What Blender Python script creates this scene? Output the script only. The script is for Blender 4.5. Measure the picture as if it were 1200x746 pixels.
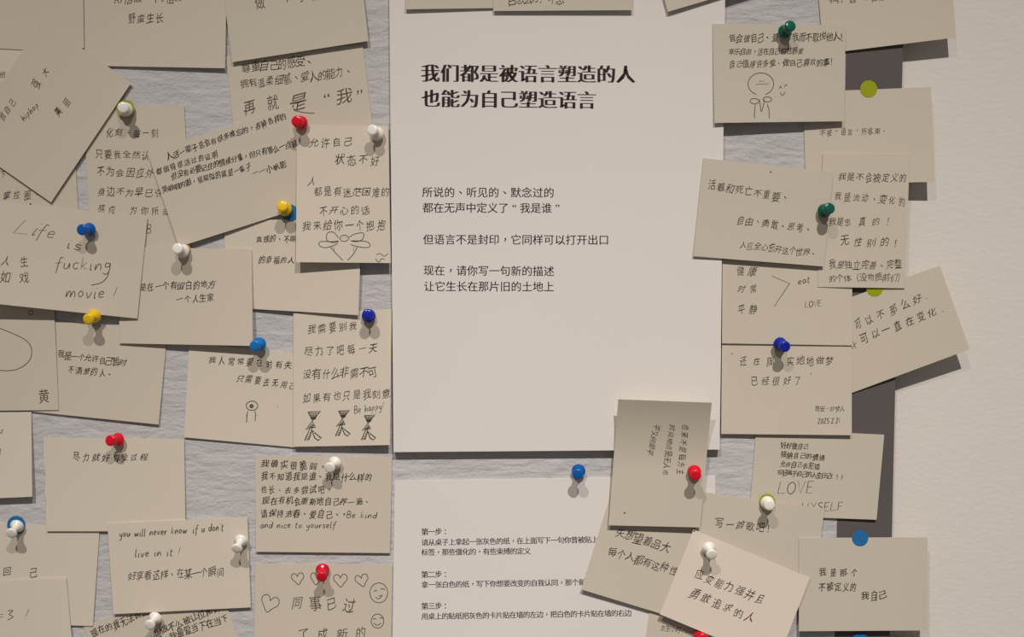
import bpy, math, random
from mathutils import Vector, Matrix
R = math.radians
for o in list(bpy.data.objects): bpy.data.objects.remove(o)
SC = bpy.context.scene
COL = SC.collection

# ------------------------------------------------------------------ camera, world, lights, exposure
F = 1500.0                      # focal length in pixels (1200 x 746 frame)
DIST, PITCH = 0.90, R(4.3)
cam_d = bpy.data.cameras.new('camera'); cam = bpy.data.objects.new('camera', cam_d); COL.objects.link(cam)
cam.location = (0, -DIST*math.cos(PITCH), DIST*math.sin(PITCH))
cam.rotation_euler = (R(90)-PITCH, 0, 0)
cam_d.sensor_width = 36; cam_d.lens = F/1200*36; cam_d.clip_start = 0.01
SC.camera = cam

w = bpy.data.worlds.new('gallery_ambient'); SC.world = w; w.use_nodes = True
bg = w.node_tree.nodes['Background']; bg.inputs[0].default_value = (1.0, 0.93, 0.85, 1); bg.inputs[1].default_value = 0.125

def spot(name, loc, target, power, size, col):
    d = bpy.data.lights.new(name, 'SPOT'); d.energy = power; d.spot_size = R(size); d.spot_blend = 1.0
    d.color = col; d.shadow_soft_size = 0.007
    o = bpy.data.objects.new(name, d); COL.objects.link(o); o.location = loc
    o.rotation_euler = (Vector(target)-Vector(loc)).to_track_quat('-Z', 'Y').to_euler()
    return o
spot('track_spotlight_left', (-0.66, -2.0, 2.3), (-0.864, 0, -0.567), 228, 52.8, (1, .945, .87))
spot('track_spotlight_right', (0.46, -2.0, 2.3), (0.392, 0, -0.953), 325, 40.4, (1, .945, .87))

SC.view_settings.view_transform = 'Standard'; SC.view_settings.look = 'None'
SC.view_settings.gamma = 1; SC.view_settings.use_curve_mapping = False
SC.view_settings.exposure = 0.0

# ------------------------------------------------------------------ helpers
CAMP = cam.location.copy(); CR = cam.rotation_euler.to_matrix()
def P(px, py, h=0.0):
    """point of the photograph's pixel on the plane h metres in front of the board"""
    d = CR @ Vector(((px-600)/F, (373-py)/F, -1))
    t = (-h-CAMP.y)/d.y
    return CAMP + d*t

def tag(o, label=None, cat=None, group=None, kind=None):
    for k, v in (('label', label), ('category', cat), ('group', group), ('kind', kind)):
        if v: o[k] = v
    return o

def mesh(name, vs, fs, m, parent=None, smooth=False, origin=None):
    if origin is not None: vs = [Vector(v)-origin for v in vs]
    me = bpy.data.meshes.new(name); me.from_pydata([tuple(v) for v in vs], [], fs); me.materials.append(m); me.update()
    if smooth: me.polygons.foreach_set('use_smooth', [True]*len(me.polygons))
    o = bpy.data.objects.new(name, me); COL.objects.link(o)
    if parent is not None: o.parent = parent
    elif origin is not None: o.location = origin
    return o

def mat(name, col, rough=.8, var=0.0, vscale=60, bump=0.0, bscale=400, spec=.3, stretch=(1, 1, 1), coat=0.0, detail=3, bump2=None):
    m = bpy.data.materials.new(name); m.use_nodes = True; nt = m.node_tree; N = nt.nodes; L = nt.links
    b = N['Principled BSDF']; b.inputs['Roughness'].default_value = rough; b.inputs['Specular IOR Level'].default_value = spec
    b.inputs['Base Color'].default_value = (*col, 1); b.inputs['Coat Weight'].default_value = coat
    tc = N.new('ShaderNodeTexCoord'); mp = N.new('ShaderNodeMapping'); mp.inputs['Scale'].default_value = stretch
    L.new(tc.outputs['Object'], mp.inputs[0])
    if var:
        n = N.new('ShaderNodeTexNoise'); n.inputs['Scale'].default_value = vscale; n.inputs['Detail'].default_value = 4
        cr = N.new('ShaderNodeValToRGB'); e = cr.color_ramp.elements
        e[0].position = .3; e[1].position = .7
        e[0].color = (*[c*(1-var) for c in col], 1); e[1].color = (*[min(1, c*(1+var)) for c in col], 1)
        L.new(mp.outputs[0], n.inputs['Vector']); L.new(n.outputs[0], cr.inputs[0]); L.new(cr.outputs[0], b.inputs['Base Color'])
    if bump:
        n = N.new('ShaderNodeTexNoise'); n.inputs['Scale'].default_value = bscale; n.inputs['Detail'].default_value = detail
        n.inputs['Distortion'].default_value = .25 if bump2 else 0
        bp = N.new('ShaderNodeBump'); bp.inputs['Strength'].default_value = 1; bp.inputs['Distance'].default_value = bump
        L.new(mp.outputs[0], n.inputs['Vector']); L.new(n.outputs[0], bp.inputs['Height']); L.new(bp.outputs[0], b.inputs['Normal'])
        if bump2:
            n2 = N.new('ShaderNodeTexNoise'); n2.inputs['Scale'].default_value = bump2[1]; n2.inputs['Detail'].default_value = 4
            b2 = N.new('ShaderNodeBump'); b2.inputs['Distance'].default_value = bump2[0]
            L.new(tc.outputs['Object'], n2.inputs['Vector']); L.new(n2.outputs[0], b2.inputs['Height'])
            L.new(b2.outputs[0], bp.inputs['Normal'])
    return m

M = dict(
    wall=mat('white_plaster', (.765, .715, .675), .9, .015, 6, .0002, 330, stretch=(.6, 1, 1), spec=.1),
    felt=mat('grey_felt', (.548, .532, .545), .95, .05, 40, .0016, 105, stretch=(.5, 1, 1.35), spec=.05, bump2=(.0004, 450)),
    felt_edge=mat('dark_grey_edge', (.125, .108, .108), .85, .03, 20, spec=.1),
    poster=mat('poster_paper', (.79, .74, .71), .8, .01, 8, .00005, 900, spec=.15),
    core=mat('foam_core', (.72, .62, .50), .9, .05, 60),
    c0=mat('card_beige', (.635, .558, .468), .85, .012, 14, .00006, 900, spec=.15),
    c1=mat('card_warm', (.695, .612, .52), .85, .012, 14, .00006, 900, spec=.15),
    c2=mat('card_grey', (.61, .545, .458), .85, .012, 14, .00006, 900, spec=.15),
    c3=mat('card_cream', (.765, .665, .575), .85, .012, 14, .00006, 900, spec=.15),
    ink=mat('black_ink', (.045, .032, .025), .6),
    pen=mat('grey_pen', (.10, .075, .055), .6),
    print=mat('printed_black', (.035, .020, .022), .6),
    hole=mat('pin_hole', (.03, .02, .02), .9),
    steel=mat('pin_steel', (.5, .48, .45), .3),
)
M['steel'].node_tree.nodes['Principled BSDF'].inputs['Metallic'].default_value = 1
PINC = dict(white=(.86, .82, .76), blue=(.002, .105, .42), darkblue=(.006, .018, .36), skyblue=(.003, .18, .55),
            yellow=(.86, .56, .01), red=(.72, .004, .025), green=(.002, .105, .068))
PM = {k: mat('pin_plastic_'+k, v, .22, spec=.5, coat=.1) for k, v in PINC.items()}
STC = dict(lime=(.34, .37, .008), blue=(.02, .16, .40), orange=(.72, .32, .10))
SM = {k: mat('sticker_'+k, v, .6, .03, 200, spec=.2) for k, v in STC.items()}

def bil(q, s, t):
    a, b, c, d = q      # TL TR BR BL ; s right, t down
    return [(a[i]*(1-s)+b[i]*s)*(1-t)+(d[i]*(1-s)+c[i]*s)*t for i in range(len(a))]
def inv(q, x, y):
    s = t = .5
    for _ in range(7):
        p = bil(q, s, t); e = 1e-4
        ps = bil(q, s+e, t); pt = bil(q, s, t+e)
        a, b = (ps[0]-p[0])/e, (pt[0]-p[0])/e; c, d = (ps[1]-p[1])/e, (pt[1]-p[1])/e
        D = a*d-b*c; fx, fy = x-p[0], y-p[1]
        s += (fx*d-b*fy)/D; t += (a*fy-c*fx)/D
    return s, t

class Card:
    """a sheet given by its corners (TL TR BR BL, photograph pixels) and the height of each corner above the board in mm"""
    def __init__(s, name, q, h, m, thick=.5, torn=None, curl=0.0, edge=None, dogear=None):
        s.q = q; s.h = [(v,) for v in h]; s.curl = curl; s.thick = thick
        nx, ny = 14, (30 if curl else 10)
        rnd = random.Random(str(q)); vs = []; fs = []
        cx, cy = bil(q, .5, .5); s.org = P(cx, cy, s.height(.5, .5)*.001)
        def pt(i, j, back):
            u, v = i/nx, j/ny
            x, y = bil(q, u, v)
            if torn == 'left' and i == 0: x += (rj[j])
            hh = s.height(u, v)+(0 if back else thick)
            return P(x, y, s.height(u, v)*.001) + Vector((0, -thick*.001 if not back else 0, 0))
        rj = [rnd.uniform(-1.6, 1.2) for _ in range(ny+1)]
        for back in (0, 1):
            for j in range(ny+1):
                for i in range(nx+1): vs.append(pt(i, j, back))
        o = (nx+1)*(ny+1); I = lambda i, j, b: b*o+j*(nx+1)+i
        for j in range(ny):
            for i in range(nx):
                fs.append((I(i, j, 0), I(i, j+1, 0), I(i+1, j+1, 0), I(i+1, j, 0)))
                fs.append((I(i, j, 1), I(i+1, j, 1), I(i+1, j+1, 1), I(i, j+1, 1)))
        n0 = len(fs); vs = vs+list(vs); K = 2*o; I = lambda i, j, b: K+b*o+j*(nx+1)+i    # the rim has its own vertices, so the faces shade smooth
        for i in range(nx):
            fs.append((I(i, 0, 0), I(i+1, 0, 0), I(i+1, 0, 1), I(i, 0, 1))); fs.append((I(i+1, ny, 0), I(i, ny, 0), I(i, ny, 1), I(i+1, ny, 1)))
        for j in range(ny):
            fs.append((I(0, j+1, 0), I(0, j, 0), I(0, j, 1), I(0, j+1, 1))); fs.append((I(nx, j, 0), I(nx, j+1, 0), I(nx, j+1, 1), I(nx, j, 1)))
        s.ob = mesh(name, vs, fs, m, origin=s.org)
        for p in s.ob.data.polygons[:n0]: p.use_smooth = True
        if edge:
            s.ob.data.materials.append(edge)
            for p in s.ob.data.polygons[n0:]: p.material_index = 1
    def height(s, u, v):
        return bil(s.h, u, v)[0] + s.curl*max(0, .55-v)**2/.3025
    def on(s, x, y, up=.06):
        u, v = inv(s.q, x, y)
        h = s.height(u, v)
        return P(x, y, (h)*.001) + Vector((0, -(s.thick+up)*.001, 0))
    def part(s, name, pts, fs, m, label=None, up=.06):
        if not fs: return
        o = mesh(name, [s.on(x, y, up)-s.org for x, y in pts], fs, m, parent=s.ob)
        if label: o['label'] = label
        return o

# ------------------------------------------------------------------ glyphs (Blender's own built-in font; each character becomes mesh)
GL = {}; THIN = {}
def load_glyphs(chars, GL=GL, offset=0.0):
    obs = {}
    for c in sorted(set(chars)):
        cu = bpy.data.curves.new('g', 'FONT'); cu.body = c; cu.size = 1; cu.resolution_u = 2; cu.fill_mode = 'FRONT'; cu.offset = offset
        o = bpy.data.objects.new('g', cu); COL.objects.link(o); obs[c] = o
    dg = bpy.context.evaluated_depsgraph_get(); dg.update()
    for c, o in obs.items():
        me = bpy.data.meshes.new_from_object(o.evaluated_get(dg))
        GL[c] = ([(v.co.x, v.co.y) for v in me.vertices], [tuple(p.vertices) for p in me.polygons])
        bpy.data.meshes.remove(me); cu = o.data; bpy.data.objects.remove(o); bpy.data.curves.remove(cu)
    vs = GL['国'][0]; x0 = min(v[0] for v in vs); x1 = max(v[0] for v in vs); y0 = min(v[1] for v in vs); y1 = max(v[1] for v in vs)
    k = .88/(x1-x0); cx, cy = (x0+x1)/2, (y0+y1)/2
    for c in GL:
        GL[c] = ([((x-cx)*k, (y-cy)*k) for x, y in GL[c][0]], GL[c][1])
        if c in '“”‘’，、：' and GL[c][0]:          # centred in their square, as printed here
            ex = [v[0] for v in GL[c][0]]; mx = (min(ex)+max(ex))/2
            ey = [v[1] for v in GL[c][0]]; my = (min(ey)+max(ey))/2 if c in '，、' else 0
            GL[c] = ([(x-mx, y-my) for x, y in GL[c][0]], GL[c][1])

def glyph_line(card, text, x0, y0, x1, y1, size, hand=1.0, seed=0, bold=0, m=None, name='handwriting'):
    rnd = random.Random(text+str(x0)+str(seed)); n = len(text); pts = []; fs = []
    dx, dy = x1-x0, y1-y0; L = math.hypot(dx, dy) or 1; ux, uy = dx/L, dy/L
    if n == 1: ux, uy = (1, 0) if hand < 2 else (ux, uy)
    for k, c in enumerate(text):
        if c == ' ': continue
        f = k/(n-1) if n > 1 else 0
        cx, cy = x0+dx*f, y0+dy*f
        vs, ff = (THIN if size > 18 and not hand else GL)[c]
        if hand:
            a = rnd.uniform(-.08, .08)*hand; sh = (.08+rnd.uniform(-.16, .16))*hand; up = rnd.uniform(.04, .20)
            sx = size*rnd.uniform(.72, .96); sy = size*rnd.uniform(.85, 1.18)
            cy += rnd.uniform(-.09, .09)*size*hand; cx += rnd.uniform(-.05, .05)*size
            wa, wb, wc = rnd.uniform(-.05, .05), rnd.uniform(-.05, .05), rnd.uniform(0, 6)
        else: a = sh = wa = wb = wc = up = 0; sx = sy = size
        for ox in ([0] if not bold else [-bold, 0, bold] if not hand else [-bold, bold]):
            base = len(pts)
            for (x, y) in vs:
                if hand:
                    x, y = x+wa*math.sin(5*y+wc), y+wb*math.sin(5*x+wc*1.7)+up*x
                x = x*sx/size+sh*y+ox; y = y*sy/size
                x, y = x*math.cos(a)-y*math.sin(a), x*math.sin(a)+y*math.cos(a)
                X, Y = x*size, -y*size
                pts.append((cx+X*ux-Y*uy, cy+X*uy+Y*ux))
            fs += [tuple(i+base for i in t) for t in ff]
    return card.part(name, pts, fs, m or (M['pen'] if size > 12.5 else M['ink']))

def smooth_pts(p, n=5):
    if len(p) < 3: return p
    out = []
    for i in range(len(p)-1):
        a = p[max(i-1, 0)]; b = p[i]; c = p[i+1]; d = p[min(i+2, len(p)-1)]
        for k in range(n):
            t = k/n
            out.append(tuple(.5*((2*b[j])+(-a[j]+c[j])*t+(2*a[j]-5*b[j]+4*c[j]-d[j])*t*t+(-a[j]+3*b[j]-3*c[j]+d[j])*t**3) for j in (0, 1)))
    out.append(p[-1]); return out
def ribbon(p, wd, pts, fs):
    b = len(pts); n = len(p)
    for i, (x, y) in enumerate(p):
        a = p[max(i-1, 0)]; c = p[min(i+1, n-1)]
        dx, dy = c[0]-a[0], c[1]-a[1]; l = math.hypot(dx, dy) or 1
        k = wd/2*(1 if 0 < i < n-1 else .6)
        pts += [(x-dy/l*k, y+dx/l*k), (x+dy/l*k, y-dx/l*k)]
    for i in range(n-1): fs.append((b+2*i, b+2*i+1, b+2*i+3, b+2*i+2))
def draw(card, strokes, wd=1.0, name='pen_drawing', label=None, sm=True, m=None):
    pts = []; fs = []
    for s in strokes: ribbon(smooth_pts(s) if sm else s, wd, pts, fs)
    return card.part(name, pts, fs, m or M['pen'], label)
def circ(cx, cy, rx, ry=None, a0=0, a1=360, n=14):
    ry = ry or rx
    return [(cx+rx*math.cos(R(a0+(a1-a0)*i/n)), cy+ry*math.sin(R(a0+(a1-a0)*i/n))) for i in range(n+1)]

# one-stroke latin hand: x to the right, y up, x-height .55, cap 1
LT = {
 'L': (.6, [[(.12, 1), (.02, .02), (.6, .04)]]), 'O': (.75, [[(.4, 1), (.1, .75), (.08, .25), (.35, 0), (.65, .25), (.68, .75), (.4, 1)]]),
 'V': (.65, [[(.02, 1), (.3, 0), (.62, 1)]]), 'E': (.55, [[(.52, .98), (.08, .98), (.04, 0), (.52, .02)], [(.06, .5), (.45, .52)]]),
 'M': (.85, [[(.02, 0), (.12, .98), (.4, .3), (.68, .98), (.8, 0)]]), 'Y': (.6, [[(.02, 1), (.3, .5), (.58, 1)], [(.3, .5), (.28, 0)]]),
 'S': (.55, [[(.5, .88), (.28, 1), (.08, .78), (.28, .52), (.5, .3), (.3, 0), (.05, .12)]]), 'F': (.55, [[(.52, .98), (.08, .98), (.05, 0)], [(.06, .52), (.42, .54)]]),
 'B': (.6, [[(.08, 0), (.1, 1), (.45, .95), (.45, .62), (.12, .52), (.5, .45), (.5, .08), (.08, 0)]]),
 'a': (.5, [[(.42, .5), (.2, .55), (.05, .25), (.2, .02), (.4, .25), (.43, .52), (.46, .02)]]), 'b': (.5, [[(.1, 1), (.08, 0), (.35, .05), (.42, .35), (.1, .45)]]),
 'c': (.42, [[(.4, .46), (.2, .55), (.05, .28), (.18, .02), (.4, .1)]]), 'd': (.5, [[(.4, .45), (.15, .5), (.05, .2), (.25, .02), (.42, .3), (.48, 1), (.46, .02)]]),
 'e': (.45, [[(.06, .28), (.38, .36), (.28, .56), (.06, .4), (.12, .06), (.42, .1)]]), 'f': (.45, [[(.5, .92), (.34, 1), (.22, .5), (.14, -.35)], [(.0, .5), (.46, .56)]]),
 'g': (.5, [[(.4, .48), (.15, .52), (.1, .2), (.36, .25), (.42, .5), (.4, -.2), (.2, -.42), (.02, -.3)]]),
 'h': (.48, [[(.1, 1), (.06, 0), (.2, .42), (.38, .45), (.42, 0)]]), 'i': (.25, [[(.12, .52), (.1, .0), (.2, .06)], [(.15, .78), (.17, .84)]]),
 'k': (.48, [[(.1, 1), (.06, 0)], [(.4, .55), (.1, .26), (.44, .0)]]), 'l': (.24, [[(.12, 1), (.08, 0), (.2, .04)]]),
 'm': (.75, [[(.04, .5), (.04, 0), (.2, .5), (.34, .4), (.34, .02), (.5, .48), (.64, .4), (.68, 0)]]), 'n': (.5, [[(.06, .5), (.05, 0), (.22, .48), (.4, .42), (.43, 0)]]),
 'o': (.48, [[(.25, .54), (.06, .3), (.2, .02), (.42, .25), (.25, .54)]]), 'p': (.5, [[(.1, .5), (.04, -.42)], [(.08, .4), (.32, .54), (.4, .25), (.08, .05)]]),
 'r': (.4, [[(.06, .52), (.05, 0), (.18, .42), (.38, .5)]]), 's': (.4, [[(.36, .48), (.14, .52), (.1, .34), (.34, .2), (.26, .0), (.04, .06)]]),
 't': (.4, [[(.2, .9), (.14, .05), (.34, .04)], [(.0, .58), (.4, .62)]]), 'u': (.5, [[(.06, .52), (.08, .05), (.3, .08), (.42, .5), (.42, .02)]]),
 'v': (.45, [[(.04, .52), (.2, 0), (.42, .54)]]), 'w': (.65, [[(.04, .52), (.14, 0), (.32, .4), (.44, 0), (.62, .54)]]),
 'y': (.48, [[(.06, .52), (.12, .15), (.36, .2), (.42, .52)], [(.42, .5), (.32, -.3), (.02, -.4)]]), "'": (.15, [[(.08, 1), (.04, .8)]]),
 '!': (.25, [[(.2, 1), (.06, .25)], [(.02, .05), (.05, .0)]]), '.': (.2, [[(.05, .0), (.1, .04)]]), ' ': (.42, []), '*': (.4, [[(.2, .8), (.2, .3)], [(.05, .45), (.36, .65)], [(.05, .65), (.36, .45)]]),
 '2': (.5, [[(.05, .8), (.3, 1), (.4, .7), (.05, .02), (.48, .04)]]), '0': (.5, [[(.25, 1), (.06, .5), (.25, 0), (.44, .5), (.25, 1)]]), '5': (.5, [[(.45, 1), (.12, .95), (.1, .6), (.42, .45), (.3, .02), (.04, .08)]]),
 '1': (.3, [[(.15, 1), (.12, 0)]]), '3': (.5, [[(.06, .9), (.4, .9), (.18, .55), (.44, .3), (.1, 0)]]), '=': (.5, [[(.05, .6), (.45, .62)], [(.05, .35), (.45, .37)]]), ',': (.2, [[(.1, .08), (.03, -.12)]]),
}
def latin(card, text, x0, y0, x1, y1, cap, wd=.9, slant=.15, caps=None):
    rnd = random.Random(text); W = sum(LT[c][0]+.12 for c in text)-.12
    L = math.hypot(x1-x0, y1-y0); k = L/(W*cap); ux, uy = (x1-x0)/L, (y1-y0)/L; x = 0; pts = []; fs = []
    for c in text:
        wdt, st = LT[c]; jy = rnd.uniform(-.05, .05)
        for s in st:
            q = []
            for a, b in s:
                X = (x+a)*cap*k+slant*b*cap; Y = -(b+jy)*cap
                q.append((x0+X*ux-Y*uy, y0+X*uy+Y*ux))
            ribbon(smooth_pts(q, 4) if c not in 'LEFMVYk=' else q, wd, pts, fs)
        x += wdt+.12
    return card.part('handwriting', pts, fs, M['pen'])

def hole(card, x, y, r=.9):
    p = [(x, y)]+circ(x, y, r, n=8)[:-1]
    card.part('pin_hole', p, [(0, 1+i, 1+(i+1) % 8) for i in range(8)], M['hole'], up=.08)

def sticker(x, y, r, colour, card, label, h=None, lift=.12):
    n = 28; c = (lambda a, b, u: P(a, b, (card.height(*inv(card.q, a, b))+card.thick+u)*.001))
    ring = circ(x, y, r, n=n)[:-1]; org = c(x, y, lift)
    vs = [c(x, y, lift+.12)]+[c(a, b, lift+.12) for a, b in ring]+[c(a, b, lift) for a, b in ring]
    fs = [(0, 1+(i+1) % n, 1+i) for i in range(n)]+[(1+i, 1+(i+1) % n, 1+n+(i+1) % n, 1+n+i) for i in range(n)]
    o = mesh('dot_sticker', vs, fs, SM[colour], origin=org)
    return tag(o, label, 'sticker', 'round dot stickers on the cards')

PROF = [(0, .95), (.2, 1.9), (.45, 3.6), (.75, 4.35), (1.3, 4.7), (2.0, 4.6), (2.9, 3.9), (3.8, 3.0), (5.2, 2.35), (7.2, 2.15), (8.6, 2.45), (9.4, 3.1),
        (9.9, 3.55), (10.6, 3.75), (11.2, 3.65), (11.65, 3.2), (11.85, 2.2), (11.9, 0)]
def lathe(prof, n=24):
    vs = []; fs = []
    for z, r in prof:
        for i in range(n): vs.append(Vector((r*.001*math.cos(2*math.pi*i/n), r*.001*math.sin(2*math.pi*i/n), z*.001)))
    for j in range(len(prof)-1):
        for i in range(n):
            a, b = j*n+i, j*n+(i+1) % n; fs.append((a, b, b+n, a+n))
    return vs, fs
PIN_MESH = {}
def pin(fl, fr, colour, card, label, gap=2.0, scale=1.0):
    """fl / fr: pixels of the pin's collar and of its front disc; card: what it is pushed into"""
    u, v = inv(card.q, *fl); h0 = (card.height(u, v)+card.thick)*.001
    base = P(*fl, h0+(gap+1.5)*.001); front = P(*fr, h0+(gap+11)*.001)
    ax = (front-base).normalized(); o0 = base-ax*(gap+1.3)*.001/abs(ax.y)
    e = bpy.data.objects.new('push_pin', None); e.empty_display_size = .004; COL.objects.link(e); e.location = o0
    e.rotation_euler = ax.to_track_quat('Z', 'Y').to_euler(); tag(e, label, 'push pin', 'plastic push pins')
    for nm, prof, m in (('head', PROF, PM[colour]), ('needle', [(-4, .05), (-2.5, .5), (4, .5)], M['steel'])):
        key = (nm, colour)
        if key not in PIN_MESH:
            vs, fs = lathe([(z, r*(1.05 if nm == 'head' else 1)) for z, r in prof], 24 if nm == 'head' else 8)
            o = mesh(nm, vs, fs, m, e, smooth=True); PIN_MESH[key] = o.data
        else:
            o = bpy.data.objects.new(nm, PIN_MESH[key]); COL.objects.link(o); o.parent = e
        if nm == 'head': o.location = (0, 0, gap*.001)
    return e

# ------------------------------------------------------------------ structure and board
def slab(name, x0, x1, z0, z1, y0, y1, m, parent=None, quad=None):
    q = quad or [(x0, z1), (x1, z1), (x1, z0), (x0, z0)]
    vs = [Vector((x, y0, z)) for x, z in q]+[Vector((x, y1, z)) for x, z in q]
    fs = [(0, 3, 2, 1), (4, 5, 6, 7), (0, 1, 5, 4), (1, 2, 6, 5), (2, 3, 7, 6), (3, 0, 4, 7)]
    return mesh(name, vs, fs, m, parent)
REC = .008                                # how far the white wall lies behind the felt face
wall = slab('wall_back', -1.3, 1.6, -1.1, 1.2, REC+.0004, REC+.05, M['wall']); wall['kind'] = 'structure'
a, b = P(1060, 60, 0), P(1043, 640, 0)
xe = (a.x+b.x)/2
a2, b2 = P(993, 60, 0), P(979, 620, 0)
xs = (a2.x+b2.x)/2
felt = slab('felt_board', -.8, xs, -.55, .55, 0, REC, M['felt'])
tag(felt, 'large pale grey wrinkled felt pin board behind all cards and posters', 'pin board')
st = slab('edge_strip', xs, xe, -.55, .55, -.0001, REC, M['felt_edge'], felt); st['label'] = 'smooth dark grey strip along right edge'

# ------------------------------------------------------------------ posters
TEXT = []
G_P = 'printed posters'
p1 = Card('poster', [(456.5, -60), (849, -60), (842, 525), (462, 528)], (.5, .5, .5, .5), M['poster'], thick=5, edge=M['core'])
tag(p1.ob, 'large white foam board poster with bold two-line Chinese heading, hung in the middle', 'poster', G_P)
p2 = Card('poster', [(462.5, 563), (838, 557), (842, 830), (459, 832)], (.3, .3, .3, .3), M['poster'], thick=1.0)
tag(p2.ob, 'lower white poster listing three printed steps, below the large foam board', 'poster', G_P)

# ------------------------------------------------------------------ cards
GLF = 'handwritten cards left of the poster'; GRT = 'handwritten cards right of the poster'; GTP = 'handwritten cards over the poster top'
CARDS = {}
def card(key, q, h, m, label, group, **k):
    c = Card('note_card', q, h, M[m], **k); tag(c.ob, label, 'card', group); CARDS[key] = c; return c
C = CARDS
card('L1b', [(-90, 50), (62, 50), (62, 160), (-90, 160)], (.3, .3, .3, .3), 'c1', 'mostly hidden card at the left edge, under the corner of the steeply tilted card', GLF)
card('L5b', [(-60, 155), (86, 150), (93, 262), (-60, 265)], (.3, .3, .4, .4), 'c0', 'card peeking out between the steeply tilted card and the Life is card', GLF)
card('L1', [(-60, -52), (97, -50), (99, 62), (-60, 54)], (1.0, .5, .5, 1.1), 'c0', 'blank card in the top left corner behind the steeply tilted card', GLF)
card('L2', [(98.5, -32), (266, -30), (264, 80), (100, 77)], (.5, 1.2, 2.6, .8), 'c0', 'card at top left with one short centred line, touching the top edge', GLF)
card('L4', [(265, 66), (425, 52), (439, 165), (277, 180)], (.3, .3, .5, .5), 'c0', 'card with two small lines and large quoted character, under a blank-bottomed card', GLF)
card('L3', [(258, -42), (420, -55), (432, 48), (272, 73)], (2.2, 2.5, 3.6, 3.0), 'c2', 'tilted card at top, right of the short centred line card, mostly blank', GLF)
card('L6', [(98, 122), (216, 124), (224, 291), (107, 290)], (.4, .4, .5, .5), 'c0', 'upright card with five loose lines beside the lime sticker and white pin', GLF)
card('L5', [(50, 25), (154, 97), (60, 237), (-44, 165)], (2.0, 2.2, 2.2, 1.9), 'c0', 'steeply tilted card at upper left with scattered words and hiphop', GLF)
card('L9', [(262, 258), (424, 256), (420, 369), (268, 360)], (.3, 3.0, 4.4, 1.0), 'c1', 'card with blank lower half behind the card with hugging doodle', GLF)
card('L7', [(173, 178), (343, 125), (380, 235), (210, 289)], (2.8, 1.2, 1.6, 3.6), 'c0', 'tilted card packed with four dense bold lines, yellow pin at its lower edge', GLF)
card('L8', [(348, 146), (455, 147), (458, 308), (347, 307)], (2.6, 2.4, 6.5, 9.5), 'c1', 'upright card with hugging figure doodle, next to the poster', GLF)
card('L13', [(47, 373), (196, 392), (186, 497), (38, 482)], (.3, .3, 1.8, .8), 'c0', 'card with two lines under a yellow pin, tilted slightly clockwise', GLF)
card('L12', [(-90, 340), (63, 345), (69, 480), (-90, 482)], (1.5, 1.5, 1.7, 1.7), 'c0', 'card at the left edge with a large round pen curve', GLF)
card('L22', [(222, 402), (372, 415), (370, 526), (216, 512)], (.3, .3, .8, 1.2), 'c1', 'card with small mushroom-like doodle under a blue pin', GLF)
card('L10', [(140, 289), (295, 292), (296.5, 405), (140, 402)], (1.4, 2, 6.6, 2.0), 'c0', 'card with two small lines and empty lower half, right of the Life is card', GLF)
card('L23', [(344, 367), (459, 362), (457, 521), (344, 523)], (1.5, .8, 5.8, 3.4), 'c1', 'upright card with three hatched stick figures and Be happy', GLF)
card('L11', [(-8, 234), (173, 255), (161, 373), (-12, 355)], (1.8, 1.8, 3.8, 12), 'c0', 'large-lettered card reading Life is, movie, with a blue pin', GLF)
card('L14', [(-110, 484), (37, 482), (38, 581.5), (-110, 588)], (.8, .6, 4.5, 4), 'c1', 'nearly blank card cut by the left edge, below the round curve card', GLF)
card('L16', [(-45, 610), (117, 618), (109, 733), (-45, 728)], (.3, .3, 1.2, .6), 'c1', 'card with two spaced characters under a blue sticker with white pin', GLF)
card('L15', [(52, 512), (216, 514), (217.5, 622), (54, 622)], (.9, .9, 1.7, 1.8), 'c1', 'card with a single line under a red pin and torn left edge', GLF, torn='left')
card('L17', [(-70, 683), (78, 676.5), (88, 790), (-70, 796)], (1.4, 1.8, 2.6, 2), 'c1', 'card with a three and exclamation mark in the bottom left corner', GLF)
card('L19', [(98, 733), (253, 675), (291, 777), (136, 834)], (.4, .4, .5, .5), 'c0', 'tilted card at the bottom edge with dense slanted lines', GLF)
card('L18', [(126, 613), (290, 605), (294, 711), (133, 719)], (2.7, 1.6, 2.2, 2.8), 'c1', 'card reading you will never know, white pin at its right edge', GLF)
card('L20', [(299, 534), (459.5, 535), (457, 647.5), (300, 646)], (.6, .6, 1.6, 1.6), 'c0', 'densely written card ending in nice to yourself, with white pin', GLF)
card('L21', [(299, 660), (460, 661), (458, 775), (298, 775)], (.8, .8, 1.2, 1.2), 'c0', 'card with a row of hearts and smiling faces under a red pin', GLF)
card('T1', [(478, -92), (618, -92), (618, 9), (475, 11)], (5.7, 5.7, 6.2, 7.6), 'c2', 'blank card strip at the top, left one of the two adjoining over the poster', GTP)
card('T2', [(577, -95), (743, -95), (741, 12), (578, 13)], (6.8, 6.8, 8.2, 7.6), 'c2', 'wide card strip at the top of poster with clipped writing', GTP)
card('T3', [(752, -95), (900, -140), (932, -30), (782.5, 14)], (5.8, 5.8, 6.5, 8.0), 'c2', 'tilted card corner poking down at the top right of the poster', GTP)
card('R2', [(955, -48), (1112, -62), (1120, 44), (965, 63)], (.7, 1.8, 2.6, .9), 'c0', 'tilted card at the top right edge overhanging the white wall', GRT)
card('R3', [(941, 108), (1091, 102), (1095, 213), (944, 216)], (.4, 1.4, 2.8, .5), 'c0', 'card with one short line under the upper lime sticker', GRT)
card('R1', [(835, 28), (990.5, 29.5), (989, 142), (837, 144)], (6.0, 4.2, 4.8, 7.8), 'c2', 'card with round-headed doodle and green pin, right of the poster heading', GRT)
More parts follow.
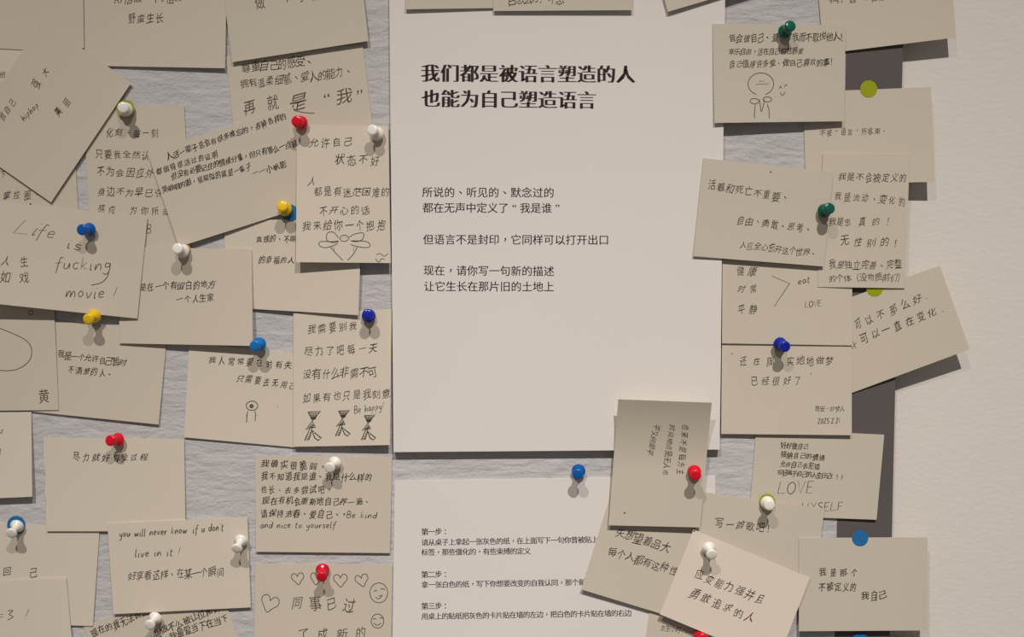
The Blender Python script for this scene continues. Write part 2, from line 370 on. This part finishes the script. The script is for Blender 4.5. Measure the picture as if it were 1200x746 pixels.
card('R8', [(955, 363), (1101, 311), (1136, 409), (990, 463)], (.3, 3.2, 4.2, .4), 'c0', 'tilted card at right jutting over the white wall with two slanted lines', GRT)
card('R4', [(964, 180), (1066, 181), (1060, 337.5), (958, 336)], (1.5, 3.0, 3.4, 2.4), 'c0', 'upright card with six lines, behind the green-pinned card', GRT)
card('R7', [(846, 397), (998, 398), (998, 509.5), (845, 508)], (1.2, 1.5, 3.8, 2.5), 'c0', 'quoted two-line card dated 2025 with a dark blue pin', GRT)
card('R6', [(846.5, 304), (998, 300), (999, 404.5), (846, 402)], (3.0, 1.2, 2.6, 2.6), 'c0', 'card with a pen bracket pointing to the words eat and Love', GRT)
card('R5', [(824, 185), (976, 202), (965, 312), (812, 300)], (6.0, 4.4, 4.8, 6.9), 'c2', 'card with three lines pinned at its right side by a green pin', GRT)
card('R9', [(886, 502), (1036, 509), (1027, 608.5), (878, 603)], (.5, 1, 1.8, .5), 'c2', 'card reading LOVE MYSELF in capitals on the dark strip', GRT)
card('R15', [(763, 702), (915, 722), (900, 830), (748, 812)], (1.5, 1.5, 1.8, 1.8), 'c0', 'shaded card at the bottom below the cream card, with red pin', GRT)
card('R13', [(717, 575), (864, 618), (832, 736), (681, 690)], (1.6, 1.4, 3, 4.4), 'c2', 'tilted card over the steps poster with two slanting lines', GRT)
card('R10', [(820, 575.5), (966, 595.5), (952, 700), (806, 688)], (3.1, 2.6, 3.2, 4.6), 'c2', 'card with one short line under lime sticker and white pin', GRT)
card('R14', [(724.5, 467.5), (834, 471.5), (820, 617.5), (713, 615)], (6.6, 7.2, 6.4, 6.2), 'c2', 'upright card with sideways columns of writing at the poster lower right corner', GRT, curl=10)
card('R11', [(936, 630), (1087, 629), (1086.5, 738), (936, 739)], (3.7, 2.4, 3.8, 4.2), 'c2', 'card with a blue sticker at its top, lower right on white wall', GRT)
card('R12', [(812.5, 620), (949, 676.5), (910, 776), (773, 719)], (5.6, 5.8, 8.5, 7), 'c3', 'lighter cream card tilted clockwise with a white pin, at the bottom', GRT)
card('R16', [(937, 750), (1088, 750), (1088, 860), (937, 860)], (.5, .5, .5, .5), 'c0', 'card cut off by the bottom edge, under the lowest blue dot', GRT)

# ------------------------------------------------------------------ writing
HW = [
 ('L1b', '他', 3, 87, 12, 80, 9), ('L5b', '掌控圈、', 8, 229, 44, 228, 10), ('L5b', '下', 4, 204, 5, 204, 9),
 ('L2', '用悟醒·问悟彩', 139, -1, 211, -3, 12), ('L2', '野蛮生长', 155, 22, 187, 21, 10.5),
 ('L3', '做', 305, 3, 306, 3, 15), ('L3', '个小点', 337, -4, 372, -6, 14),
 ('L4', '尊重自己的感受、', 289, 79, 363, 72, 12), ('L4', '拥有温柔细腻、爱人的能力、', 286, 99, 408, 84, 11.5),
 ('L4', '再', 293, 127, 294, 127, 15), ('L4', '就', 320, 120, 321, 119, 16), ('L4', '是', 350, 121, 351, 121, 22),
 ('L4', '“我”', 383, 117, 422, 112, 21),
 ('L5', '强大', 43, 98, 54, 85, 11), ('L5', '美丽', 69, 131, 79, 120, 10), ('L5', '我自己', 3, 136, 15, 121, 9),
 ('L6', '化刻、每一刻', 129, 155, 182, 157, 10), ('L6', '只要我全然认', 116, 180, 171, 182, 10.5), ('L6', '不为会因应外', 118, 201, 176, 203, 10.5),
 ('L6', '身边不为早已许', 119, 224, 186, 226, 10.5), ('L6', '感应 为你所动', 119, 245, 195, 248, 10),
 ('L7', '人活一辈子总会有很多难忘的，各种各样的', 199, 183, 332, 137, 8.4), ('L7', '都值得很活过的证明', 187, 200, 252, 181, 8),
 ('L7', '但没有必要记住的情绪分量，但只有那么一点就', 204, 206, 345, 168, 8), ('L7', '哭唱唱的跟，星星似的就是一辈子', 193, 222, 291, 196, 8), ('L7', '——小帆影', 299, 202, 332, 193, 8.5),
 ('L8', '允许自己', 368, 168, 408, 167, 12), ('L8', '状态不好', 398, 187, 440, 188, 12), ('L8', '人', 366, 213, 367, 213, 11),
 ('L8', '都是有迷茫困难的', 373, 225, 452, 225, 11.5), ('L8', '不开心的话', 379, 247, 428, 247, 11), ('L8', '我来给你一个抱抱', 359, 264, 447, 264, 11.5),
 ('L9', '真理的、不能', 304, 280, 344, 280, 8.5), ('L9', '的幸福的人', 307, 304, 341, 305, 8.5),
 ('L10', '是在一个有留白的地方', 168, 336, 248, 333, 10), ('L10', '一个人生家', 211, 350, 247, 349, 9),
 ('L11', '人生', 7, 306, 28, 306, 13), ('L11', '如戏', 6, 325, 29, 326, 13), ('L12', '黄', 52, 464, 53, 463, 16),
 ('L13', '我是一个允许自己暂时', 72, 415, 144, 425, 9.5), ('L13', '不清楚的人、', 84, 433, 129, 438, 9),
 ('L14', '以', 1, 505, 2, 505, 7), ('L14', '是', -1, 529, 0, 529, 8),
 ('L15', '尽力就好', 90, 535, 124, 537, 10), ('L15', '受过程', 146, 536, 169, 536, 9.5), ('L15', '享', 138, 536, 139, 536, 9),
 ('L16', '回', 9, 670, 10, 670, 11), ('L16', '己', 39, 671, 40, 671, 12),
 ('L18', '好享看这样、在某一个瞬间', 155, 674, 258, 670, 11),
 ('L19', '现在的我无法说出', 111, 741, 170, 717, 10), ('L19', '想做不么被让位和的以', 184, 741, 262, 708, 10), ('L19', '一辈子被困，我最爱当下在当下', 152, 760, 263, 725, 10),
 ('L20', '我确实很脆弱、', 311, 543, 378, 546, 10), ('L20', '我不知道我是谁、我是什么样的', 310, 558, 432, 559, 9.5), ('L20', '也长、去多尝试吧、', 309, 573, 386, 574, 9),
 ('L20', '现在有机会重新地自己养一遍、', 312, 586, 430, 588, 9.5), ('L20', '请保持浩春、爱自己、', 310, 601, 395, 603, 9.5),
 ('L21', '同', 348, 705, 349, 705, 15), ('L21', '事', 369, 706, 370, 706, 19), ('L21', '已', 389, 707, 390, 707, 13), ('L21', '过', 410, 708, 411, 708, 16),
 ('L21', '了成新的', 356, 742, 423, 742, 15),
 ('L22', '我人常常要在时有失', 249, 421, 338, 428, 9), ('L22', '只需要去无用己', 282, 443, 343, 452, 9),
 ('L23', '我需要别我', 365, 385, 414, 382, 11), ('L23', '尽力了吧每一天', 362, 412, 437, 408, 11), ('L23', '没有什么非需不可', 360, 438, 437, 436, 12), ('L23', '如果有也只是我刻意', 360, 466, 453, 461, 11),
 ('R1', '皆会做自己、爱', 858, 45, 908, 44, 10), ('R1', '我而不取悦他人！', 932, 44, 988, 43, 10), ('R1', '享乐自由，活在自己的世界里', 857, 61, 938, 60, 8), ('R1', '自己值得许多爱、做自己喜欢的事！', 858, 76, 976, 73, 8.6),
 ('R2', '我们一起，去看看', 976, -1, 1032, -4, 10), ('R3', '不被“语言”所收束、', 964, 156, 1036, 153, 8),
 ('R4', '我是不会被定义的', 987, 207, 1058, 209, 10), ('R4', '我是流动、变化的', 982, 230, 1056, 236, 10), ('R4', '我是忠', 975, 260, 993, 260, 10), ('R4', '真的！', 1010, 260, 1043, 260, 10),
 ('R4', '无性别的！', 990, 282, 1052, 285, 11), ('R4', '我是独立完善、完整', 975, 310, 1052, 310, 10), ('R4', '的个体（没物质前们）', 975, 326, 1056, 325, 9.5),
 ('R5', '活着和死亡不重要、', 834, 217, 920, 232, 10.5), ('R5', '自由、勇敢、思考、', 868, 258, 947, 268, 10.5), ('R5', '人应全心忘开这个世界、', 871, 287, 953, 297, 9.5),
 ('R6', '健康', 868, 318, 882, 319, 11), ('R6', '时常', 869, 338, 883, 338, 10), ('R6', '平静', 869, 363, 882, 362, 11),
 ('R7', '还在脚', 871, 423, 903, 423, 10), ('R7', '实地地做梦', 926, 423, 972, 423, 10.5), ('R7', '已经很好了', 884, 446, 935, 446, 10), ('R7', '‘', 857, 417, 858, 417, 10), ('R7', '’', 949, 441, 950, 441, 10),
 ('R7', '晚安，好梦人', 958, 479, 987, 479, 6.5),
 ('R8', '可以', 1005, 380, 1018, 375, 11), ('R8', '不那么好', 1032, 368, 1075, 350, 12), ('R8', '可以一直在变化', 1012, 397, 1092, 365, 11.5),
 ('R9', '好好做自己', 918, 521, 944, 523, 7.4), ('R9', '接纳自己的情绪', 918, 532, 963, 536, 7.6), ('R9', '允许自己去犯错', 917, 543, 957, 546, 7.2), ('R9', '写好属于自己的人生日记！！！', 914, 553, 988, 559, 7.2),
 ('R10', '写一首歌吧！', 843, 612, 903, 619, 11), ('R11', '我是那个', 964, 670, 1001, 670, 9), ('R11', '不被定义的', 963, 687, 1000, 687, 9), ('R11', '我自己', 1014, 697, 1034, 697, 11),
 ('R12', '应变能力强并且', 820, 673, 890, 702, 12), ('R12', '勇敢追求的人', 814, 696, 878, 723, 12),
 ('R13', '失想望着品大', 727, 624, 780, 641, 12.5), ('R13', '每个人都有这种性', 718, 646, 789, 668, 12),
 ('R14', '也来不是每方主', 803, 501, 797, 552, 8.5), ('R14', '时间地点是无人也', 787, 501, 780, 553, 8), ('R14', '平又何是平', 769, 500, 762, 530, 8),
 ('R15', '生生小时——', 777, 735, 806, 739, 7), ('T2', '白怎么办？不怎', 600, 0, 656, -2, 12),
]
PR = [
 (p1, '我们都是被语言塑造的人', 505, 87, 732.5, 88.5, 20.6, .054), (p1, '也能为自己塑造语言', 505.5, 116.5, 687, 118.5, 20.6, .054),
 (p1, '所说的、听见的、默念过的', 501.5, 225.5, 643, 226, 12.0, .008), (p1, '都在无声中定义了“我是谁”', 502, 243.5, 653, 244, 12.0, .008),
 (p1, '但语言不是封印，它同样可以打开出口', 502.5, 280.5, 707, 281, 12.0, .008), (p1, '现在，请你写一句新的描述', 503, 316.5, 643, 317.5, 12.0, .008),
 (p1, '让它生长在那片旧的土地上', 503.5, 335, 643, 335.5, 12.0, .008),
 (p2, '第一步：', 498, 622.5, 522, 622, 8.2, .022), (p2, '请从桌子上拿起一张灰色的纸，在上面写下一句你曾被贴上', 498, 635, 697, 631.5, 8.0, .012), (p2, '标签，那些僵化的，有些束缚的定义', 498, 646.5, 618, 645, 8.0, .012),
 (p2, '第二步：', 498, 672.5, 522, 672, 8.2, .022), (p2, '拿一张白色的纸，写下你想要改变的自我认同，那个新', 498, 684.5, 682, 681.5, 8.0, .012),
 (p2, '第三步：', 498, 709.5, 522, 709, 8.2, .022), (p2, '用桌上的贴纸把灰色的卡片贴在墙的左边，把白色的卡片贴在墙的右边', 498, 721.5, 736, 717.5, 8.0, .012),
]
BOLD = dict(L7=.022, L20=.014, R9=.02, L19=.014, L15=.008, L10=.01, L9=.016, R11=.012, L13=.008, L22=.01, R1=.008)
load_glyphs('国'+''.join(h[1] for h in HW)+''.join(p[1] for p in PR))
load_glyphs('国我们都是被语言塑造的人也能为自己', THIN, -.010)
for key, t, x0, y0, x1, y1, s in HW: glyph_line(C[key], t, x0, y0, x1, y1, s, bold=BOLD.get(key, 0))
for cd, t, x0, y0, x1, y1, s, b in PR: glyph_line(cd, t, x0, y0, x1, y1, s, hand=0, bold=b, m=M['print'], name='printed_line')

latin(C['L11'], 'Li', 15, 273, 42, 276, 17, slant=.6); latin(C['L11'], 'fe', 42, 276, 63, 279, 15, slant=.3)
latin(C['L11'], 'is', 77, 290, 95, 293, 12, 1.0); latin(C['L11'], 'fucking', 64, 315, 130, 316, 14, 1.0); latin(C['L11'], 'movie !', 77, 348, 136, 350, 14, 1.0)
draw(C['L11'], [[(128, 317), (126, 324), (119, 331), (107, 334)]], 1.0, 'handwriting')
latin(C['L5'], 'hiphop.', 28, 142, 48, 123, 8, .9)
latin(C['L17'], '=3 !', -5, 727, 34, 725, 12, .9)
latin(C['L18'], "you will never know", 140, 629, 219, 624, 8.5, 1.0); latin(C['L18'], "if u don't", 226, 624, 262, 621, 9, 1.0); latin(C['L18'], 'live in it !', 158, 652, 211, 650, 9, 1.0)
latin(C['L20'], '*Be kind', 401, 606, 441, 607, 7.5, .9); latin(C['L20'], 'and nice to yourself .', 305, 618, 400, 618, 7.5, .9)
latin(C['L23'], 'Be happy!', 415, 484, 450, 479, 8.5, .8); latin(C['L6'], 'B', 171, 273, 177, 273, 10, .8)
latin(C['R6'], 'eat', 935, 333, 949, 331, 8, .9); latin(C['R6'], 'LOVE', 943, 360, 962, 358, 7, .9)
latin(C['R9'], 'LOVE', 911, 578, 952, 577, 14, 1.0); latin(C['R9'], 'MYSELF', 938, 599, 987, 597.5, 10, 1.0)
latin(C['R7'], '2025.2.21', 958, 496, 984, 495, 6, .8); latin(C['R8'], '. ', 997, 389, 999, 388, 10, 1.2)
draw(C['R8'], [[(999, 400), (1003, 408)], [(1003, 401), (998, 409)], [(1085, 349), (1086, 350)], [(1104, 364), (1105, 365)]], 1.1, 'handwriting', sm=False)
# doodles
draw(C['L8'], [circ(403.5, 279, 5, 3.6), [(401.5, 278), (402, 279)], [(405, 278), (405.5, 279)], [(397, 279), (391, 272), (384, 273), (383, 281), (390, 284), (397, 283)],
     [(397, 282), (388, 283), (376, 283), (374, 287), (380, 290), (390, 288), (396, 285)], [(409, 278), (416, 274), (426, 273), (425, 280), (418, 283), (411, 282)],
     [(411, 282), (418, 282), (430, 283), (434, 288), (428, 290), (416, 288), (411, 286)], [(387, 289), (394, 297), (402, 305)], [(419, 289), (414, 298), (407, 305)],
     [(391, 289), (392, 295)], [(415, 289), (414, 295)]], .9, 'pen_drawing', 'hugging figure with round petal arms')
draw(C['L8'], [[(441, 298), (446, 297), (450, 300), (455, 297)], [(440, 303), (444, 307), (447, 303), (451, 304)]], .8, 'pen_drawing')
draw(C['L12'], [[(-10, 378), (0, 384), (14, 390), (27, 396), (35, 403), (37.5, 411), (36, 420), (30, 427), (20, 432.5), (9, 434), (0, 433.5), (-12, 431)]], .9, 'pen_drawing', 'large round curve')
draw(C['L12'], [circ(36.5, 366, 2.4, 2.8)], .8, 'pen_drawing')
draw(C['L4'], [[(344, 129), (352, 131), (362, 132.5), (369, 132.5)]], .9, 'handwriting')
draw(C['L22'], [circ(295.5, 475, 6.8, 5.4), circ(295, 475.5, 2, 2), circ(295, 475.5, 1, 1), [(290.5, 481), (289.5, 488), (289, 495)], [(299, 481), (299.5, 487), (299, 493)], [(324.5, 476), (325.5, 477)],
     [(288, 486), (289, 487)], [(301.5, 486), (302.5, 487)]], 1.0, 'pen_drawing', 'mushroom-like head on two lines')
def hatch_man(cx, cy, s):
    st = [[(cx-6*s, cy-16*s), (cx+9*s, cy-17*s), (cx-1*s, cy-5*s), (cx-6*s, cy-16*s)], [(cx-1*s, cy-5*s), (cx+3*s, cy+2*s), (cx-9*s, cy+5*s), (cx-1*s, cy-5*s)],
          [(cx-4*s, cy+4*s), (cx-10*s, cy+18*s), (cx-5*s, cy+17*s), (cx-1*s, cy+5*s)], [(cx-2*s, cy+4*s), (cx+2*s, cy+15*s), (cx+6*s, cy+18*s), (cx+10*s, cy+15*s), (cx+2*s, cy+9*s)]]
    for k in range(7): st.append([(cx+(-5+2*k)*s, cy-16*s), (cx+(-1.5+.6*k)*s, cy-7*s)])
    for k in range(4): st.append([(cx+(-2-1.5*k)*s, cy+(-2+1.6*k)*s), (cx+(2-.8*k)*s, cy+(0+.8*k)*s)])
    for k in range(5): st.append([(cx+(-3-1.2*k)*s, cy+(6+2.4*k)*s), (cx+(-1.5-.9*k)*s, cy+(7+2.2*k)*s)]); st.append([(cx+(-1+2*k)*s, cy+(7+1.9*k)*s), (cx+(1.5+1.7*k)*s, cy+(7+1.7*k)*s)])
    return st
for cx, cy, s in ((367, 498, .98), (402, 495, .86), (432, 500, .84)): draw(C['L23'], hatch_man(cx, cy, s), 1.35, 'pen_drawing', 'hatched walking stick figure', sm=False, m=M['ink'])
def heart(cx, cy, s, a=0):
    p = [(0, -.3), (-.35, -.75), (-.85, -.6), (-.9, -.05), (-.45, .5), (.05, 1), (.5, .45), (.95, -.1), (.8, -.7), (.3, -.75), (-.05, -.2)]
    return [(cx+s*(x*math.cos(a)-y*math.sin(a)), cy+s*(x*math.sin(a)+y*math.cos(a))) for x, y in p]
for cx, cy, s, a in ((349, 677, 7.6, -.1), (371, 677, 7.6, .15), (399, 679, 8.4, 0), (424, 679, 8, -.2), (316, 706, 11, .35)):
    draw(C['L21'], [heart(cx, cy, s, a)], .9, 'heart_drawing')
draw(C['L21'], [circ(444, 694, 10.4, 11.6), [(438, 693), (440, 691), (442, 692)], [(446, 690), (449, 689), (451, 691)], [(440, 699), (444, 701), (448, 697), (444, 698)]], .9, 'face_drawing', 'larger smiling face')
draw(C['L21'], [circ(442.5, 727, 7.4, 8.2), [(437, 725), (439, 724), (441, 725)], [(445, 724), (447, 723), (449, 724)], [(438, 729), (442, 732), (447, 729)]], .9, 'face_drawing', 'smaller smiling face')
draw(C['R1'], [circ(891.5, 98.5, 15, 13, 110, 430), [(885, 99), (901, 98)], [(889, 95.5), (896, 95)], circ(884, 118.5, 5.2, 3), circ(899, 116.5, 5, 3),
     [(885, 122), (884, 131), (884, 139)], [(899, 122), (901, 130), (901, 139)], [(890, 116), (892, 131), (896, 116)]], .9, 'pen_drawing', 'round-headed figure with bow tie')
draw(C['R1'], [[(913, 104), (914.5, 101), (916, 103.5)], [(919, 102), (921, 99), (922, 101)], [(914, 108), (917, 112), (920, 107)]], .8, 'face_drawing')
draw(C['R6'], [[(904, 323), (925, 332), (907, 359)]], 1.1, 'pen_drawing', 'angled bracket', sm=False)
for k, x, y in (('L1', 97.5, 57), ('R5', 903, 201.5), ('R14', 732, 600.5), ('L11', 36, 239), ('R12', 813.5, 621.5)): hole(C[k], x, y, 1.0)

# ------------------------------------------------------------------ stickers
sticker(147, 127.5, 10.5, 'lime', C['L6'], 'lime dot behind a white pin beside the steeply tilted card', lift=2.6)
sticker(340, 249, 9.5, 'blue', C['L7'], 'blue dot half hidden under the yellow pin and upright card')
sticker(19, 615, 10.8, 'blue', C['L16'], 'blue dot behind a white pin near the left edge')
sticker(216, 292, 7, 'orange', C['L10'], 'small orange dot mostly hidden behind a white pin', lift=1.3)
sticker(1018, 104, 10, 'lime', C['R3'], 'lime dot at the top of the one-line card by the wall')
sticker(1025, 337, 10, 'lime', C['R8'], 'lime dot half covered by the upright six-line card')
sticker(899, 588, 9.6, 'lime', C['R10'], 'lime dot behind a white pin below LOVE')
sticker(1008, 630, 9.6, 'blue', C['R11'], 'blue dot holding the lower right card on the strip')
sticker(1008, 750.5, 9.6, 'blue', C['R16'], 'blue dot cut by the bottom edge of the picture')

# ------------------------------------------------------------------ push pins
for a in [
 ((147.3, 128.3), (144.5, 126), 'white', 'L6', 'white pin in front of the lime dot beside the steeply tilted card', 3.6),
 ((104.5, 269), (96, 269), 'blue', 'L11', 'blue pin at the top of the Life is card'),
 ((334, 245), (331, 241), 'yellow', 'L7', 'yellow pin over a half-hidden blue dot, above the blank card'),
 ((352.5, 144), (348, 142), 'red', 'L8', 'red pin where the densely written tilted card meets the hugging doodle card'),
 ((442, 156.5), (436, 152), 'white', 'L8', 'white pin at the top right of the hugging doodle card'),
 ((432, 370), (431, 368), 'darkblue', 'L23', 'dark blue pin above the three stick figures card'),
 ((304, 403), (299, 405), 'skyblue', 'L22', 'bright blue pin at the corner above the mushroom doodle card', 3.2),
 ((214, 294), (208, 291), 'white', 'L10', 'white pin over a small orange dot', 2.4),
 ((110.5, 370), (103.5, 374), 'yellow', 'L13', 'yellow pin at the lower edge of the Life is card', 3.6),
 ((138, 515), (129, 516), 'red', 'L15', 'red pin on the torn single-line card'),
 ((20, 616), (13, 625), 'white', 'L16', 'white pin in front of the blue dot near the left edge'),
 ((282.5, 633), (277, 643.5), 'white', 'L18', 'white pin at the right edge of the you will never know card'),
 ((392.5, 542), (386, 548), 'white', 'L20', 'white pin on the card ending in yourself'),
 ((378, 667), (377, 676), 'red', 'L21', 'red pin among the drawn hearts'),
 ((182, 724), (175.5, 732), 'white', 'L19', 'white pin at the bottom on the slanted dense card'),
 ((678, 551.5), (677, 555.5), 'blue', 'p2', 'blue pin holding the lower steps poster'),
 ((813.5, 552.5), (815, 556.5), 'red', 'R14', 'red pin on the card with sideways writing'),
 ((830.5, 642), (834, 649.5), 'white', 'R12', 'white pin on the cream tilted card'),
 ((899.3, 589), (901.5, 591.5), 'white', 'R10', 'white pin in front of the lime dot below LOVE'),
 ((914, 403), (920, 406), 'darkblue', 'R6', 'dark blue pin joining the eat card and the quoted card'),
 ((966, 247), (972, 244), 'green', 'R5', 'green pin at right side of the three-line card beside the poster'),
 ((920, 37), (926.5, 30), 'green', 'R1', 'green pin at the top of the round-headed doodle card'),
 ((821, 744), (824, 748), 'red', 'R15', 'red pin cut by the bottom edge, under the cream card'),
]:
    fl, fr, colr, key, lab = a[:5]; g = a[5] if len(a) > 5 else 1.6
    pin(fl, fr, colr, p2 if key == 'p2' else C[key], lab, gap=g)
